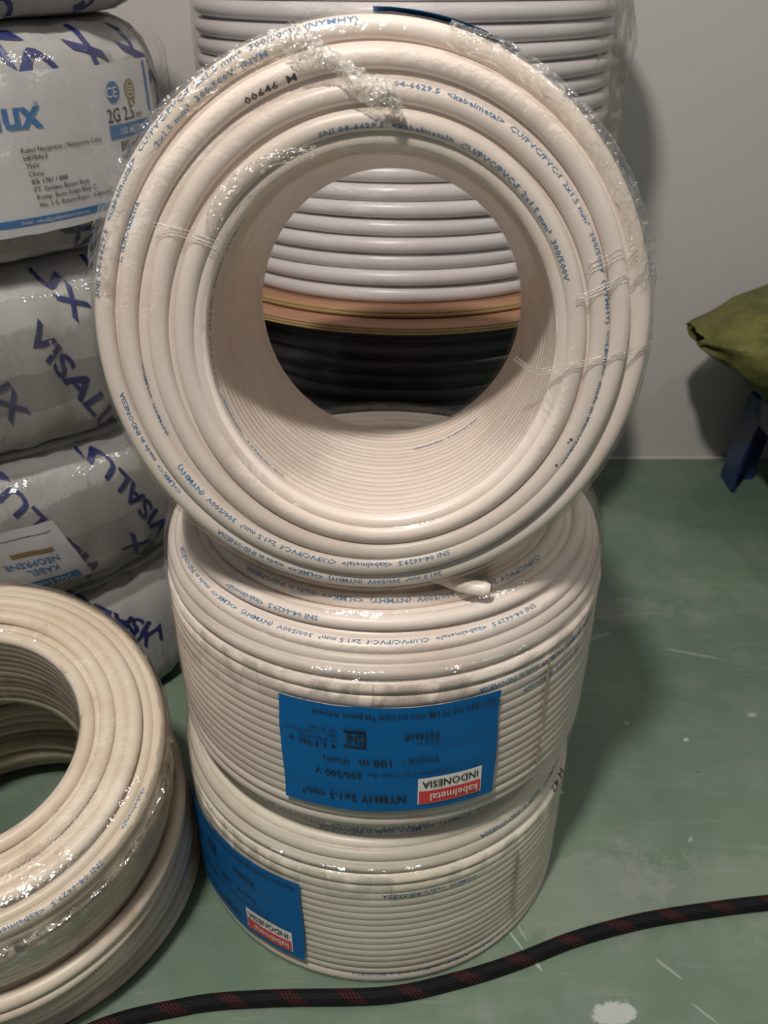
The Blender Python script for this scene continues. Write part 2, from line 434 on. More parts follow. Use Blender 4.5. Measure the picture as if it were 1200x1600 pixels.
# upright coil on top
al, az = math.radians(8.82), math.radians(.012)
a_ = Vector((math.sin(az) * math.cos(al), math.cos(az) * math.cos(al), -math.sin(al)))
u_ = Vector((math.cos(az), -math.sin(az), 0)); w_ = u_.cross(a_)
L_up = .1431
M_up = Matrix.Translation(Vector((-.0068, -.0986, .4341)) + a_ * L_up) @ Matrix((u_, w_, -a_)).transposed().to_4x4()
def ell(rx, ry, ox, oy):
    def f(th):
        # radius from the origin of a shifted ellipse
        c, s = math.cos(th), math.sin(th)
        A = c * c / rx ** 2 + s * s / ry ** 2; B = -2 * (c * ox / rx ** 2 + s * oy / ry ** 2); C = ox * ox / rx ** 2 + oy * oy / ry ** 2 - 1
        return (-B + math.sqrt(B * B - 4 * A * C)) / (2 * A)
    return f
_fo = ell(.1257, .1284, 0, 0); _fi = ell(.0790, .0837, .0036, -.0042); _bi = ell(.0765, .0765, .0089, -.0087)
c_up = coil('up', M_up, L_up, lambda th, hz: _bi(th) + (_fi(th) - _bi(th)) * hz, lambda th, hz: _fo(th), 8, 37, 'cable',
            'large cream cable coil standing upright on top of the stack, its round hole facing out', slump=(.004, .002, 0), shoulder=(), fsh=.006, jit=.0012)

# the yellowed coil at lower left on a second, looser one
def tilt_matrix(base, top):
    ax = (Vector(top) - Vector(base)).normalized(); x = Vector((1, 0, 0)); y = ax.cross(x).normalized(); x = y.cross(ax)
    return Matrix.Translation(base) @ Matrix((x, y, ax)).transposed().to_4x4()
c_left = coil('left', tilt_matrix((-.2607, -.0780, .1140), (-.2515, -.1020, .1940)), .0830, const(.068), const(.1190), 7, 51, 'cable_old',
              'yellowed cream cable coil wrapped in crinkled film at the lower left', film='film_loose', jit=.0016, face_jit=.0018, slump=(.014, .007, .003), shoulder=((.034, .0046, 0), (.0245, .0048, .0004)), fsh=.016, famp=.0022)
def loose_coil():
    root = empty('cable_coil', Matrix.Translation((-.2715, -.048, 0)), 'loose brown-stained cable loops on the floor under the yellowed film-wrapped coil', 'cable coil')
    rnd = random.Random(5); mb = MB(); a = .0052; rings = []
    for k in range(9):                     # turns fan open towards the back
        for q in range(3):
            r = (.1285, .1245, .1150, .1135, .1235, .1215, .1165, .1175, .1150)[k] - .0108 * q; z = .0058 + .0116 * k; sl = .036 * k
            A, B, p = rnd.uniform(.0004, .0020), rnd.uniform(.0001, .0008), rnd.uniform(0, 6)
            rg = Ring(lambda th, r=r, A=A, p=p, k=k: r + A * math.sin(th * 2 + p) - .0040 * k * math.sin(th) + .0014 * k * math.cos(th),
                      lambda th, z=z, B=B, p=p, sl=sl, r=r: z + B * math.sin(th + p) * (z > .01) + sl * r * math.sin(th), a, a)
            rings.append(rg); rg.mesh(mb)
    RINGS['loose'] = rings
    mb.build('cable_winding', 'cable_old', root)
    return root
c_loose = loose_coil()

# ------------------------------------------------------------------ setting
def box_obj(name, c, s, mat, kind='structure'):
    mb = MB(); mb.box(c, s); o = mb.build(name, mat, None, False); o['kind'] = kind; return o
box_obj('floor', (0, 0, -.025), (3.2, 2.6, .05), 'floor')
box_obj('wall_back', (0, .613 + .03, .95), (3.2, .06, 2.0), 'wall')
# ragged grime line where the wall meets the floor
mb = MB(); pts = [(-1.2 + i * .02, .6125, .0005) for i in range(125)]
rows = [[Vector((x, .6129, .0002)), Vector((x, .6128 - .001, .0002 + .003 + .002 * noise.noise(Vector((x * 25, 0, 0))))), Vector((x, .6085 + .003 * noise.noise(Vector((x * 18, 3, 0))), .0004))] for x, _, _ in pts]
mb.grid(rows); t_ = mb.build('trim_back', 'wall'); t_['kind'] = 'structure'

# ------------------------------------------------------------------ blue stickers on the coils
def coil_sticker(coil_obj, R, thc, zc, seed, w=.1225, h=.078):
    """sticker bent round the coil's side, standing on its head; reading frame x right, y up, centre 0,0"""
    Mi = coil_obj.matrix_world.inverted(); c0 = coil_obj.matrix_world.translation
    def mk(off):
        def fn(x, y):
            th = thc - x / R
            r = R + off + .0004 * noise.noise(Vector((x * 60, y * 90, seed)))
            return Vector((r * math.cos(th), r * math.sin(th), zc - y))
        return fn
    mb = MB()
    def wob(x, y): return mk(.0)(x * w + .0005 * math.sin(y * 7 + x * 5), y * h + .0007 * noise.noise(Vector((x * 5, y * 2, seed + 3))))
    add_flat(mb, rect2d(-.5, -.5, .5, .5, 40, 24), wob)
    st = mb.build('label_sticker', 'sticker_blue', coil_obj); st['label'] = 'blue paper sticker with red and white maker panel'
    # maker's panel: red strip above, pale strip below
    p = MB(); x0, x1 = -.052, -.016
    add_flat(p, rect2d(x0 - .0007, .0140, x1 + .0007, .0345, 12, 4), mk(.0003), 0)
    add_flat(p, rect2d(x0, .0238, x1, .0338, 12, 3), mk(.0006), 1)
    def txt(s, x, y, size, mi, bold=.0, st=1.0, off=.0009, it=0.0):
        f = mk(off); add_flat(p, text2d(s, bold, 1, .6, 2), lambda a, b: f(x + (a * st + b * it) * size, y + b * size), mi)
    txt('kabelmetal', x0 + .0016, .0262, .0082, 0, .008, .80)
    txt('INDONESIA', x0 + .0014, .0160, .0073, 2, .012, .86)
    p.build('maker_panel', None, st, False, ['white_print', 'red', 'ink_black'])
    p = MB()
    txt('NYMHY 2x1.5 mm\u00b2', -.009, .0255, .0074, 0, .010, .98)
    txt('CU/PVC/PVC-f 2x1.5 mm\u00b2 (Rc)', -.036, .0078, .0040, 0, 0, .95); txt('300/500 V', .015, .0078, .0064, 0, .008, 1.0)
    txt('Panjang :', -.026, -.0020, .0052, 0, 0, 1.05); txt('100 m', -.002, -.0022, .0068, 0, .010, 1.1); txt('(Putih)', .022, -.0020, .0058, 0, 0, .95)
    txt('Batch no.', -.026, -.0150, .0036, 0, 0, 1); txt('P254658', -.026, -.0208, .0056, 0, .010, .95)
    # square SNI mark
    sx, sy = .013, -.0235
    for r in ((0, .0, .0013, .0125), (0, .0112, .012, .0125), (0, 0, .012, .0013)): add_flat(p, rect2d(sx + r[0], sy + r[1], sx + r[2], sy + r[3], 3, 2), mk(.0009), 0)
    txt('SNI', sx + .0018, sy + .0026, .0094, 0, .018, .62)
    f = mk(.0009)
    for cx_ in (.0305, .0545): add_flat(p, ([(cx_ - .0016, -.0105), (cx_, -.0093), (cx_ + .0016, -.0105), (cx_, -.0117)], [(0, 1, 2, 3)], 0), f)
    txt('LMK', .034, -.0122, .0052, 0, 0, 1.7)
    for k, s_ in enumerate(('SNI 04-6629.5:2006', 'NPB : 1-111-001-347040-7', 'LSPr 003 IDN')): txt(s_, .0285, -.0160 - .0036 * k, .0030, 0, .0, .9)
    txt('Diproduksi oleh PT KMI Wire and Cable Tbk Jakarta, Indonesia', -.0575, -.0350, .0048, 0, .004, .80)
    p.build('printed_text', 'ink_black', st, False)
    return st
coil_sticker(c_mid, .1383, math.radians(-88.6), .2100 - H1 - .0008, 1)
coil_sticker(c_low, .1383, math.radians(-109.6) - .0612 / .1368 - .2, .0570, 2)
def up_sticker():
    # only its edge shows over the upright coil's top
    mb = MB()
    def fn(x, y):
        th = math.radians(76) + x; r = _fo(th) + .0030
        return Vector((r * math.cos(th), r * math.sin(th), L_up - .009 - y))
    add_flat(mb, rect2d(-.24, 0, .24, .100, 30, 10), fn)
    mb.build('label_sticker', 'sticker_blue', c_up)['label'] = 'blue sticker edge showing over the coil top'
up_sticker()

# ------------------------------------------------------------------ printing on the cables
PRINT_COLOUR = {}
#PRINTS_BEGIN
# coil: (turn, angle, angle round the cable, words, size, ink)
PRINTS = {
    'up': [
        (36, 1.829, 2.11, 'SNI 04-6629.5  <kabelmetal>  CU/PVC/PVC-f  2x1.5 mm²  300/500V  ', 0.004, 0),
        (30, 1.484, 0.93, '04-6629.5  <kabelmetal>  CU/PVC/PVC-f  2x1.5 mm²  300/500V  (NYMHY)  <>LMK<>  made in INDONESIA', 0.0038, 0),
        (58, -2.127, 2.4, 'SNI 04-6629.5  <kabelmetal>  CU/PVC/PVC-f  2x1.5 mm²  300/500V  (NYMHY)  ', 0.0038, 0),
        (24, -1.228, 2.01, 'SNI 04-6629.5  <kabelmetal>  CU/PVC/PVC-f  2x1.5 mm²  300/500V  (NYMHY)  ', 0.0038, 0),
        (20, -1.291, 1.56, '2x1.5 mm²  300/500V  (NYMHY)  <>LMK<>  made in INDONESIA', 0.0035, 0),
        (20, 2.417, 2.03, '2x1.5 mm²  300/500V  (NYM', 0.0042, 0),
        (20, 2.999, 1.0, 'SNI 04-6629.5  <kabelmetal>  CU/PVC/PVC-f  2x1.5 mm²  300/500V  (NYMHY)  ', 0.0042, 0),
        (24, 2.065, 2.15, '00646  M', 0.0052, 1),
        (21, 2.858, 1.51, 'in INDONESIA', 0.0036, 0),
        (20, -2.461, 1.96, '<>LMK<>  made in INDONESIA', 0.0034, 0),
        (24, -2.695, 2.91, '(NYMHY)  <>LMK<>', 0.0034, 0),
        (45, -0.85, 2.96, 'SNI 04-6629.5  <kabelmetal>  ', 0.003, 0),
    ],
    'mid': [
        (27, -0.669, 0.86, 'CU/PVC/PVC-f  2x1.5 mm²  300/500V  (NYMHY)  <>LMK<>  made in INDONESIA', 0.0042, 0),
        (18, -0.874, 1.29, 'SNI 04-6629.5  <kabelmetal>  CU/PVC/PVC-f  2x1.5 mm²  300/500V  (NYMHY)  <>LMK<>  made in INDONESIA', 0.0042, 0),
        (21, -1.85, 0.51, 'SNI 04-6629.5  <kabelmetal>  ', 0.004, 0),
        (14, -0.437, 0.01, '300/500V  (NYMHY)  <>LMK<>  made in INDONESIA', 0.0036, 0),
        (12, -0.584, 0.12, 'SNI 04-6629.5  <kabelmetal>  ', 0.0036, 0),
    ],
    'low': [
        (21, -1.505, -0.13, 'SNI 04-6629.5  <kabelmetal>  CU/PVC/PVC-f  2x1.5 mm²  300/500V  (NYMHY)  ', 0.004, 0),
        (22, -0.866, 0.77, '2x1.5 mm²  300/500V  (NYMHY)  <>LMK<>  made in INDONESIA', 0.0042, 0),
        (16, -1.849, -0.42, 'SNI 04-6629.5  <kabelmetal>  CU/PVC/PVC-f  2x1.5 mm²  300/500V  (NYMHY)  ', 0.0042, 0),
        (17, -0.634, 0.15, '<>LMK<>  made in INDONESIA', 0.005, 0),
        (13, -1.293, 0.2, '<>LMK<>  made in INDONESIA', 0.0036, 0),
        (0, -1.137, 0.9, '300/500V  (NYMHY)  <>LMK<>  made in INDONESIA', 0.0036, 0),
        (15, -0.567, 0.74, 'H 42', 0.009, 1),
    ],
    'left': [
        (15, -0.304, 2.52, '2x1.5 mm²  300/500V  (NYMHY)  <>LMK<>  made in INDONESIA', 0.0036, 0),
        (8, -0.186, 1.72, '<kabelmetal>', 0.004, 0),
        (8, -0.589, 1.12, 'SNI 04-6629.5  <kabelmetal>  CU/PVC/PVC-f  2x1.5 mm²  300/500V  (NYMHY)  ', 0.0046, 0),
        (6, -0.596, 0.17, '300/500V  (NYMHY)  <>LMK<>  made in INDONESIA', 0.0042, 0),
        (29, 1.22, 2.45, '<>LMK<>  made in INDONESIA', 0.0036, 0),
    ],
}
#PRINTS_END
for key, root in (('up', c_up), ('mid', c_mid), ('low', c_low), ('left', c_left)):
    for ri, th, ph, s_, sz, ink in PRINTS.get(key, []):
        mb = MB(); ring_print(mb, RINGS[key][ri], th, ph, s_, sz)
        mb.build('printed_text', ('ink_blue', 'ink_black')[ink], root, False)

# ------------------------------------------------------------------ drums behind the stack
def drum(name, c, z0, z1, r_core, r_flange, cab, pitch, mat, label, seed, film=True, top=True, bottom=True, ft=.0064):
    root = empty(name, Matrix.Translation((c[0], c[1], z0)), label, 'cable drum')
    rnd = random.Random(seed); H = z1 - z0
    def flange(zc, oval):
        mb = MB(); n = 96; b = .0008
        prof = [(.045, -ft / 2), (r_flange - b, -ft / 2), (r_flange, -ft / 2 + b), (r_flange, ft / 2 - b), (r_flange - b, ft / 2), (.045, ft / 2)]
        for j in range(len(prof)):
            p, q = prof[j], prof[(j + 1) % len(prof)]
            mb.grid([[Vector((p[0] * math.cos(t), p[0] * math.sin(t), zc + p[1])), Vector((q[0] * math.cos(t), q[0] * math.sin(t), zc + q[1]))] for t in (2 * PI * i / n for i in range(n))], True, False, 1 if j == 2 else 0)
        f = mb.build('flange', None, root, False, ['ply', 'plyedge'])
    if bottom: flange(ft / 2, 0)
    if top: flange(H - ft / 2, 0)
    mb = MB(); zb = ft if bottom else 0; zt = H - (ft if top else 0); n = int((zt - zb) / pitch); p = (zt - zb) / n
    for k in range(n):
        A = rnd.uniform(0, .0012); ph = rnd.uniform(0, 6); Z = rnd.uniform(0, .0009); dr = rnd.uniform(-.0016, .0008) if k < n * .7 else rnd.uniform(-.004, .003)
        rg = Ring(lambda th, A=A, ph=ph, dr=dr: r_core + dr + A * math.sin(2 * th + ph), lambda th, k=k, Z=Z, ph=ph: zb + (k + .5) * p + Z * math.sin(th + ph), cab / 2, min(cab, p) / 2 * .99)
        rg.mesh(mb, 128, 12)
    # layer underneath closing the gaps
    mb.grid([[Vector(((r_core - .003) * math.cos(t), (r_core - .003) * math.sin(t), z)) for z in (zb, zt)] for t in (2 * PI * i / 64 for i in range(64))], True)
    mb.build('cable_winding', mat, root)
    return root
drum_low = drum('cable_drum', (.018, .375), 0, .3435, .186, .205, .012, .0125, 'black_cable', 'wooden drum of black cable behind the stack, seen through the hole of the upright coil', 3)
drum_up = drum('cable_drum', (.016, .375), .3445, .640, .168, .1865, .0128, .0126, 'cable_grey', 'wooden drum of thick white cable on top of the black cable drum', 4)
drum_low['label'] = 'wooden drum of black cable behind the stack, under the white cable drum'
def drum_film(root, r, z0, z1, seed, amp, name='clear_wrap', mat='film', a0=0, a1=2 * PI, n=120):
    mb = MB(); rows = []
    for i in range(n + 1):
        th = a0 + (a1 - a0) * i / n
        row = []
        for j in range(25):
            z = z0 + (z1 - z0) * j / 24
            nz = noise.noise(Vector((math.cos(th) * 5, math.sin(th) * 5 + seed, z * 9))) + .5 * noise.noise(Vector((th * 14, z * 25, seed)))
            rr = r + abs(nz) * amp; row.append(Vector((rr * math.cos(th), rr * math.sin(th), z)))
        rows.append(row)
    mb.grid(rows); return mb.build(name, mat, root)
drum_film(drum_up, .1765, .009, .287, 3, .002)
drum_film(drum_up, .179, .045, .290, 8, .022, 'loose_wrap', 'film', -.75, .35, 50)
drum_film(drum_low, .1935, .009, .330, 5, .002, 'clear_wrap', 'film_dark')

# ------------------------------------------------------------------ wrapped coils in woven plastic, stacked at the left
SX, SY, SR = -.35, .24, .18
Z_S = [0, .1405, .268, .4045, .5485, .686]
SACK = []
def sack(k, label):
    z0, z1 = Z_S[k] + .0003, Z_S[k + 1] - .0003; H = z1 - z0
    root = empty('wrapped_coil', Matrix.Translation((SX, SY, z0)), label, 'wrapped cable coil', 'coils wrapped in printed woven plastic')
    mb = MB(); n = 220; m = 26; rows = []; uvs = []
    ri = .07; rc = .055
    ox = [.0, .002, -.002, .001, .003][k]
    for i in range(n):
        th = 2 * PI * i / n; row = []
        for j in range(m):
            ph = 2 * PI * j / m
            # rounded-square section
            c, q = math.cos(ph), math.sin(ph); e = .62
            c = math.copysign(abs(c) ** e, c); q = math.copysign(abs(q) ** e, q)
            r = (SR + ri) / 2 + c * (SR - ri) / 2; z = H / 2 + q * H / 2
            side = max(0, math.cos(ph))
            lap = math.sin(th * 17 + z * 22 + k * 2)                     # overlapping turns of the wrapping strip
            d = .0009 * lap
            d += .0050 * noise.noise(Vector((math.cos(th) * 9, math.sin(th) * 9 + k * 7, z * 16)))
            d += .0016 * noise.noise(Vector((th * 40, k * 3, z * 26)))
            inset = .0 if abs(q) < .9 else .002
            if k == 0: r -= .028 * math.exp(-((th - math.radians(285)) / .42) ** 2) * max(0, c)
            rr = r + ox * math.cos(th - 5.5) + d * (side * .9 + .1)
            zz = z + (.0028 * noise.noise(Vector((th * 6, k, 2))) if 0 < q < .98 or -.98 < q < 0 else -.002 * abs(noise.noise(Vector((th * 11, k * 2, 5)))) * (1 if q > 0 else -1))
            zz = min(max(zz, 0), H)
            row.append(Vector((rr * math.cos(th), rr * math.sin(th), zz))); uvs.append((th * SR * 3, j / m * .45 * 2.2))
        rows.append(row)
    mb.grid(rows, True, True); mb.uv = uvs
    o = mb.build('woven_wrap', 'sack', root)
    bvh = BVHTree.FromPolygons([tuple(v) for v in mb.v], mb.f)
    SACK.append((root, bvh, z0)); return root
SL = ['bottom wrapped coil of the pile at the left wall side, lowest, mostly hidden behind the film-wrapped coil',
      'white wrapped coil second from the floor in the pile, small upside-down sticker on it',
      'white wrapped coil with large navy letters running diagonally, third from the floor',
      'white wrapped coil bearing the large white paper label with blue lettering',
      'bluish white wrapped coil on top of the pile, cut off by the frame']
SL[0] = 'lowest wrapped coil of the pile at the left, dull grey, standing on the floor'
for k in range(5): sack(k, SL[k])
def on_sack(k, off):
    root, bvh, z0 = SACK[k]
    def f(th, z):
        d = Vector((math.cos(th), math.sin(th), 0)); zl = max(.002, min(Z_S[k + 1] - Z_S[k] - .004, z - z0))
        hit, nrm, idx, dist = bvh.ray_cast(d * .30 + Vector((0, 0, zl)), -d)
        if hit is None: return d * SR + Vector((0, 0, zl))
        return hit + d * off * 1.0 + Vector((0, 0, off * .4 if zl > .12 else 0))
    return f
def sack_word(mb, k, deg, z, rot, size, txt, anchor=3, mi=0, bold=.022, st=1.62, off=.0009, cut=.12):
    f = on_sack(k, off); data = text2d(txt, bold, 5, cut, 3); w = data[2] * st; r = math.radians(rot); c, s = math.cos(r), math.sin(r)
    def fn(x, y):
        X = (x * st - w * (anchor + .5) / len(txt)) * size; Y = (y - .35) * size
        return f(math.radians(deg) + (X * c - Y * s) / SR, z + X * s + Y * c)
    add_flat(mb, data, fn, mi)
words = {   # sack: (angle, height, slant, size, word, letter that stands at that point)
    0: [(-55, .132, 140, .019, 'VISALUX', 5), (-46, .100, 135, .019, 'VISALUX', 2), (-78, .10, 135, .020, 'VISALUX', 3)],
    1: [(-50.1, .170, 120, .0205, 'VISALUX', 0), (-42.1, .259, 118, .0205, 'VISALUX', 5), (-37.6, .1752, 137, .0215, 'VISALUX', 6), (-84, .205, 128, .021, 'VISALUX', 3)],
    2: [(-50.2, .360, -61, .0215, 'VISALUX', 0), (-58.7, .3127, -70, .0205, 'VISALUX', 6), (-42.8, .3906, -60, .0205, 'VISALUX', 5), (-20, .35, -55, .021, 'VISALUX', 3)],
    3: [(-41.2, .5288, 140, .028, 'VISALUX', 5), (-25.7, .5345, 128, .027, 'VISALUX', 6), (-8, .53, 125, .027, 'VISALUX', 6), (-37, .4270, 140, .022, 'VISALUX', 6)],
    4: [(-45.3, .560, 130, .024, 'VISALUX', 5), (-19, .556, 40, .024, 'VISALUX', 0)],
}
for k, ws in words.items():
    for deg, z, rot, size, t, an in ws:
        mb = MB(); sack_word(mb, k, deg, z, rot, size, t, an); mb.build('printed_letters', 'navy', SACK[k][0], False)
def sack_film(k):
    root = SACK[k][0]; H = Z_S[k + 1] - Z_S[k]; rows = []
    for i in range(91):
        th = math.radians(-115 + 130 * i / 90); row = []
        for j in range(25):
            t = j / 24; z = H * (.06 + .88 * t); edge = (2 * abs(t - .5)) ** 8
            nz = noise.noise(Vector((th * 5, k * 4, z * 30))) + .7 * noise.noise(Vector((th * 22, k * 9, z * 18)))
            r = SR + .0072 + .0030 * abs(nz) - .012 * edge; row.append(Vector((r * math.cos(th), r * math.sin(th), z)))
        rows.append(row)
    mb = MB(); mb.grid(rows); mb.build('clear_wrap', 'film_sack', root)
for k in range(1, 4): sack_film(k)
def big_label():
    root, bvh, z0 = SACK[3]
    R2 = SR + .0050
    A0, A1 = -84, -7.5
    def place(off):
        def f(deg, z):
            th = math.radians(deg); r = R2 + off - .010 * max(0, (z - .512) / .02) ** 2 * .25 + .0006 * noise.noise(Vector((deg * .15, z * 40, 1)))
            return Vector((r * math.cos(th), r * math.sin(th), z - z0))
        return f
    mb = MB(); f = place(0)
    add_flat(mb, rect2d(A0, .4300, A1, .5230, 60, 14), lambda x, y: f(x, y + .0012 * noise.noise(Vector((x * .2, y, 9)))))
    lab = mb.build('paper_label', 'paper', root); lab['label'] = 'white paper label with blue and black print'
    p = MB(); g = place(.0004); G = place(.0007)
    def rect(x0, z0_, x1, z1_, mi, h=g): add_flat(p, rect2d(x0, z0_, x1, z1_, 16, 2), lambda x, y: h(x, y), mi)
    def txt(s, deg, z, size, mi, bold=0, st=1.0, h=G): add_flat(p, text2d(s, bold, 2, .5, 2), lambda a, b: h(deg + math.degrees(a * st * size / SR), z + b * size), mi)
    def disc(deg, z, r, mi, h=g, r0=0, n=28):
        vs = []; fs = []
        for i in range(n): t = 2 * PI * i / n; vs += [(r * math.cos(t), r * math.sin(t)), (r0 * math.cos(t), r0 * math.sin(t))]
        for i in range(n): a = 2 * i; b = 2 * ((i + 1) % n); fs.append((a, b, b + 1, a + 1))
        add_flat(p, (vs, fs, 0), lambda x, y: h(deg + math.degrees(x / SR), z + y), mi)
    # inks: 0 blue, 1 black, 2 gold, 3 paper
    rect(A1 - 3.2, .4900, A1 - 2.2, .5215, 0)
    rect(A0, .4355, -21, .4400, 0); txt('Email : sales@goldenbatamraya.com', -50, .4366, .0030, 3, 0, 1.1)
    txt('visalux', -62.5, .4925, .0240, 0, .028, .98); txt('\u00ae', -43.2, .5040, .0040, 0)
    txt('Terdepan dalam Kualitas', -72, .4855, .0066, 0, 0, .95)
    rows = ['Kabel Neoprene / Neoprene Cable', 'H07RN-F', '750V', 'China', 'IER 1781 / 888', 'PT. Golden Batam Raya', 'Komp. Bumi Indah Blok C', 'No. 1-5, Batam Kepri - Indonesia']
    for i, s in enumerate(rows): txt(s, -47.5 + i * .25, .4785 - .0047 * i, .0043, 1, 0, .95)
    for i, s in enumerate(['Product', 'Type', 'Voltage', 'Made in', 'Standard', 'Importir']): txt(s, -62, .4785 - .0047 * i, .0043, 1)
    disc(-23.5, .5060, .0066, 0); txt('CE', -25.9, .5030, .0090, 3, .012, 1.05)
    disc(-17.6, .5060, .0058, 2); disc(-17.6, .5060, .0050, 3, G, .0044); disc(-17.6, .5060, .0063, 2, g, .0056, 16)
    for q in (-1.2, .5): rect(-17.6 + q, .4965, -17.6 + q + .8, .5015, 2)
    for q in range(3): rect(-18.6, .5038 + q * .0018, -16.6, .5046 + q * .0018, 3, G)
    txt('2G 2.5', -26.2, .4880, .0120, 1, .012, .86); txt('MM', -16.6, .4880, .0048, 1)
    rect(-26.0, .4775, -11.2, .4860, 0); txt('100 METER', -23.2, .4795, .0062, 3, .01, .95)
    rnd = random.Random(9); x = -23.0
    while x < -12.6:
        w = rnd.choice((.14, .14, .3, .45)); rect(x, .4640, x + w, .4755, 1); x += w + rnd.choice((.15, .25, .4))
    p.build('label_print', None, lab, False, ['label_blue', 'ink_black', 'gold', 'paper'])
big_label()
def small_label():
    f0 = on_sack(1, .0014); f1 = on_sack(1, .0019); f2 = on_sack(1, .0023); root = SACK[1][0]
    mb = MB(); add_flat(mb, rect2d(-88, .1640, -56.5, .2230, 40, 12), lambda x, y: f0(math.radians(x + (.2230 - y) * 120), y))
    lab = mb.build('paper_label', 'paper', root); p = MB()
    sk = lambda h: (lambda x, y: h(math.radians(x + (.2230 - y) * 120), y))
    def txt(s, deg, z, size, mi, h, st=1.0, bold=.01): add_flat(p, text2d(s, bold, 2, .5, 2), lambda a, b: sk(h)(deg - math.degrees(a * st * size / SR), z - b * size), mi)
    add_flat(p, rect2d(-74, .1665, -59.0, .1745, 16, 2), sk(f1), 0); txt('2G2.5mm', -61.0, .1725, .0072, 3, f2)
    txt('KABEL', -62.0, .1860, .0078, 0, f1); txt('NEOPRENE', -60.5, .1945, .0078, 0, f1)
    add_flat(p, rect2d(-70, .1990, -60.5, .2030, 10, 1), sk(f1), 2)
    add_flat(p, rect2d(-88, .2150, -58.5, .2155, 20, 1), sk(f1), 1)
    p.build('label_print', None, lab, False, ['label_blue', 'ink_black', 'gold', 'paper'])
small_label()

# ------------------------------------------------------------------ black braided cord on the floor
def catmull(P, n=12):
    P = [Vector(p) for p in P]; P = [P[0] * 2 - P[1]] + P + [P[-1] * 2 - P[-2]]; out = []
    for i in range(1, len(P) - 2):
        for k in range(n):
            t = k / n; a, b, c, d = P[i - 1:i + 3]
            out.append(.5 * ((2 * b) + (c - a) * t + (2 * a - 5 * b + 4 * c - d) * t * t + (3 * b - a - 3 * c + d) * t ** 3))
    out.append(P[-2]); return out
mb = MB(); pts = catmull([(-.36, -.300, .0052), (-.27, -.228, .0052), (-.192, -.1720, .0052), (-.13, -.153, .0052), (-.077, -.1478, .0052), (-.002, -.1458, .0052), (.045, -.136, .0052), (.085, -.1235, .0052), (.13, -.106, .0052), (.179, -.0925, .0052), (.228, -.084, .0052), (.274, -.078, .0052), (.36, -.070, .0052), (.46, -.075, .0052)], 14)
mb.tube(pts, .0050, 16, uvs=True, cap=False)
tag(mb.build('braided_cord', 'braid'), 'black braided cord with red flecks running across the green floor', 'cord')

# ------------------------------------------------------------------ stool and olive bag at the right
def stool():
    root = empty('plastic_stool', Matrix.Translation((.60, .42, 0)), 'dark blue plastic stool standing against the wall under the olive bag', 'stool')
    mb = MB(); n = 40; rows = []
    sx_, sy_, hz = .155, .135, .1345
    def sq(t, s, p=5):
        c, q = math.cos(t), math.sin(t); k = (abs(c) ** p + abs(q) ** p) ** (-1 / p); return c * k * s[0], q * k * s[1]
    for s, z in (((0.001, .001), hz), ((.148, .128), hz), ((.155, .135), hz - .006), ((.157, .137), hz - .022), ((.151, .131), hz - .022), ((.149, .129), hz - .008), ((.001, .001), hz - .008)):
        rows.append([Vector((*sq(2 * PI * i / n, s), z)) for i in range(n)])
    mb.grid(rows, False, True); mb.build('seat', 'blue_plastic', root)
    for gx in (-1, 1):
        for gy in (-1, 1):
            lb = MB(); rows = []
            for z, w, ox in ((.0, .018, .142), (.004, .022, .142), (.02, .021, .1415), (.05, .021, .139), (.09, .024, .134), (.128, .027, .128)):
                cxx, cyy = gx * ox, gy * (ox - .02)
                # angle section open towards the middle
                sec = [(w, w), (-w, w), (-w, w - .004), (w - .004, w - .004), (w - .004, -w), (w, -w)]
                rows.append([Vector((cxx + gx * (a - w * .3), cyy + gy * (b - w * .3), z)) for a, b in sec])
            lb.grid(rows, False, True); m0 = len(lb.v)
            lb.f.append((0, 1, 2, 3, 4, 5)); lb.fm.append(0)
            lb.build('leg', 'blue_plastic', root, False)
stool()
def bag():
    mb = MB(); rows = []; n = 46; m = 48
    B = Vector((.53, .46, .136))
    for i in range(n):
        s = i / (n - 1); x = .345 + .46 * s
        g = min(1, s / .42) ** .62; e = max(0, (s - .80) / .2)
        wy = (.030 + .105 * g) * math.sqrt(max(.0004, 1 - e * e)); zt = .232 + .042 * min(1, s / .30) ** .8 + .006 * math.sin(s * 7); zb = .221 - .086 * min(1, s / .26) ** 1.1
        yc = .475 - .01 * g; zc, hz = (zt + zb) / 2, (zt - zb) / 2 * math.sqrt(max(.0004, 1 - e * e)); row = []
        for k in range(m):
            t = 2 * PI * k / m; c, q = math.cos(t), math.sin(t)
            c2 = math.copysign(abs(c) ** .8, c); q2 = math.copysign(abs(q) ** .8, q)
            p = Vector((x, yc + wy * c2, zc + hz * q2))
            f = .014 * noise.noise(p * 20) + .010 * noise.noise(Vector((p.x * 20, p.y * 70, p.z * 60))) + .003 * noise.noise(p * 120)
            f *= .35 + .65 * min(1, s / .2)
            p += Vector((0, c, q)) * f; p.x += .008 * noise.noise(Vector((t * 2, s * 3, 4)))
            p.z = max(p.z, .1360)
            row.append(p - B)
        rows.append(row)
    mb.grid(rows, False, True); mb.f.append(tuple(range((n - 1) * m, n * m))); mb.fm.append(0)
    # rolled-in dark mouth at the pointed end
    inner = [[v * 1 for v in rows[0]], [Vector((v.x + .03, v.y * .8 + .003, v.z)) for v in rows[0]]]
    mb.grid(inner, False, True, flip=True)
    o = mb.build('bag', 'tarp'); o.location = B
    tag(o, 'olive green woven tarp bag lying on the dark blue stool at the right', 'bag')
bag()

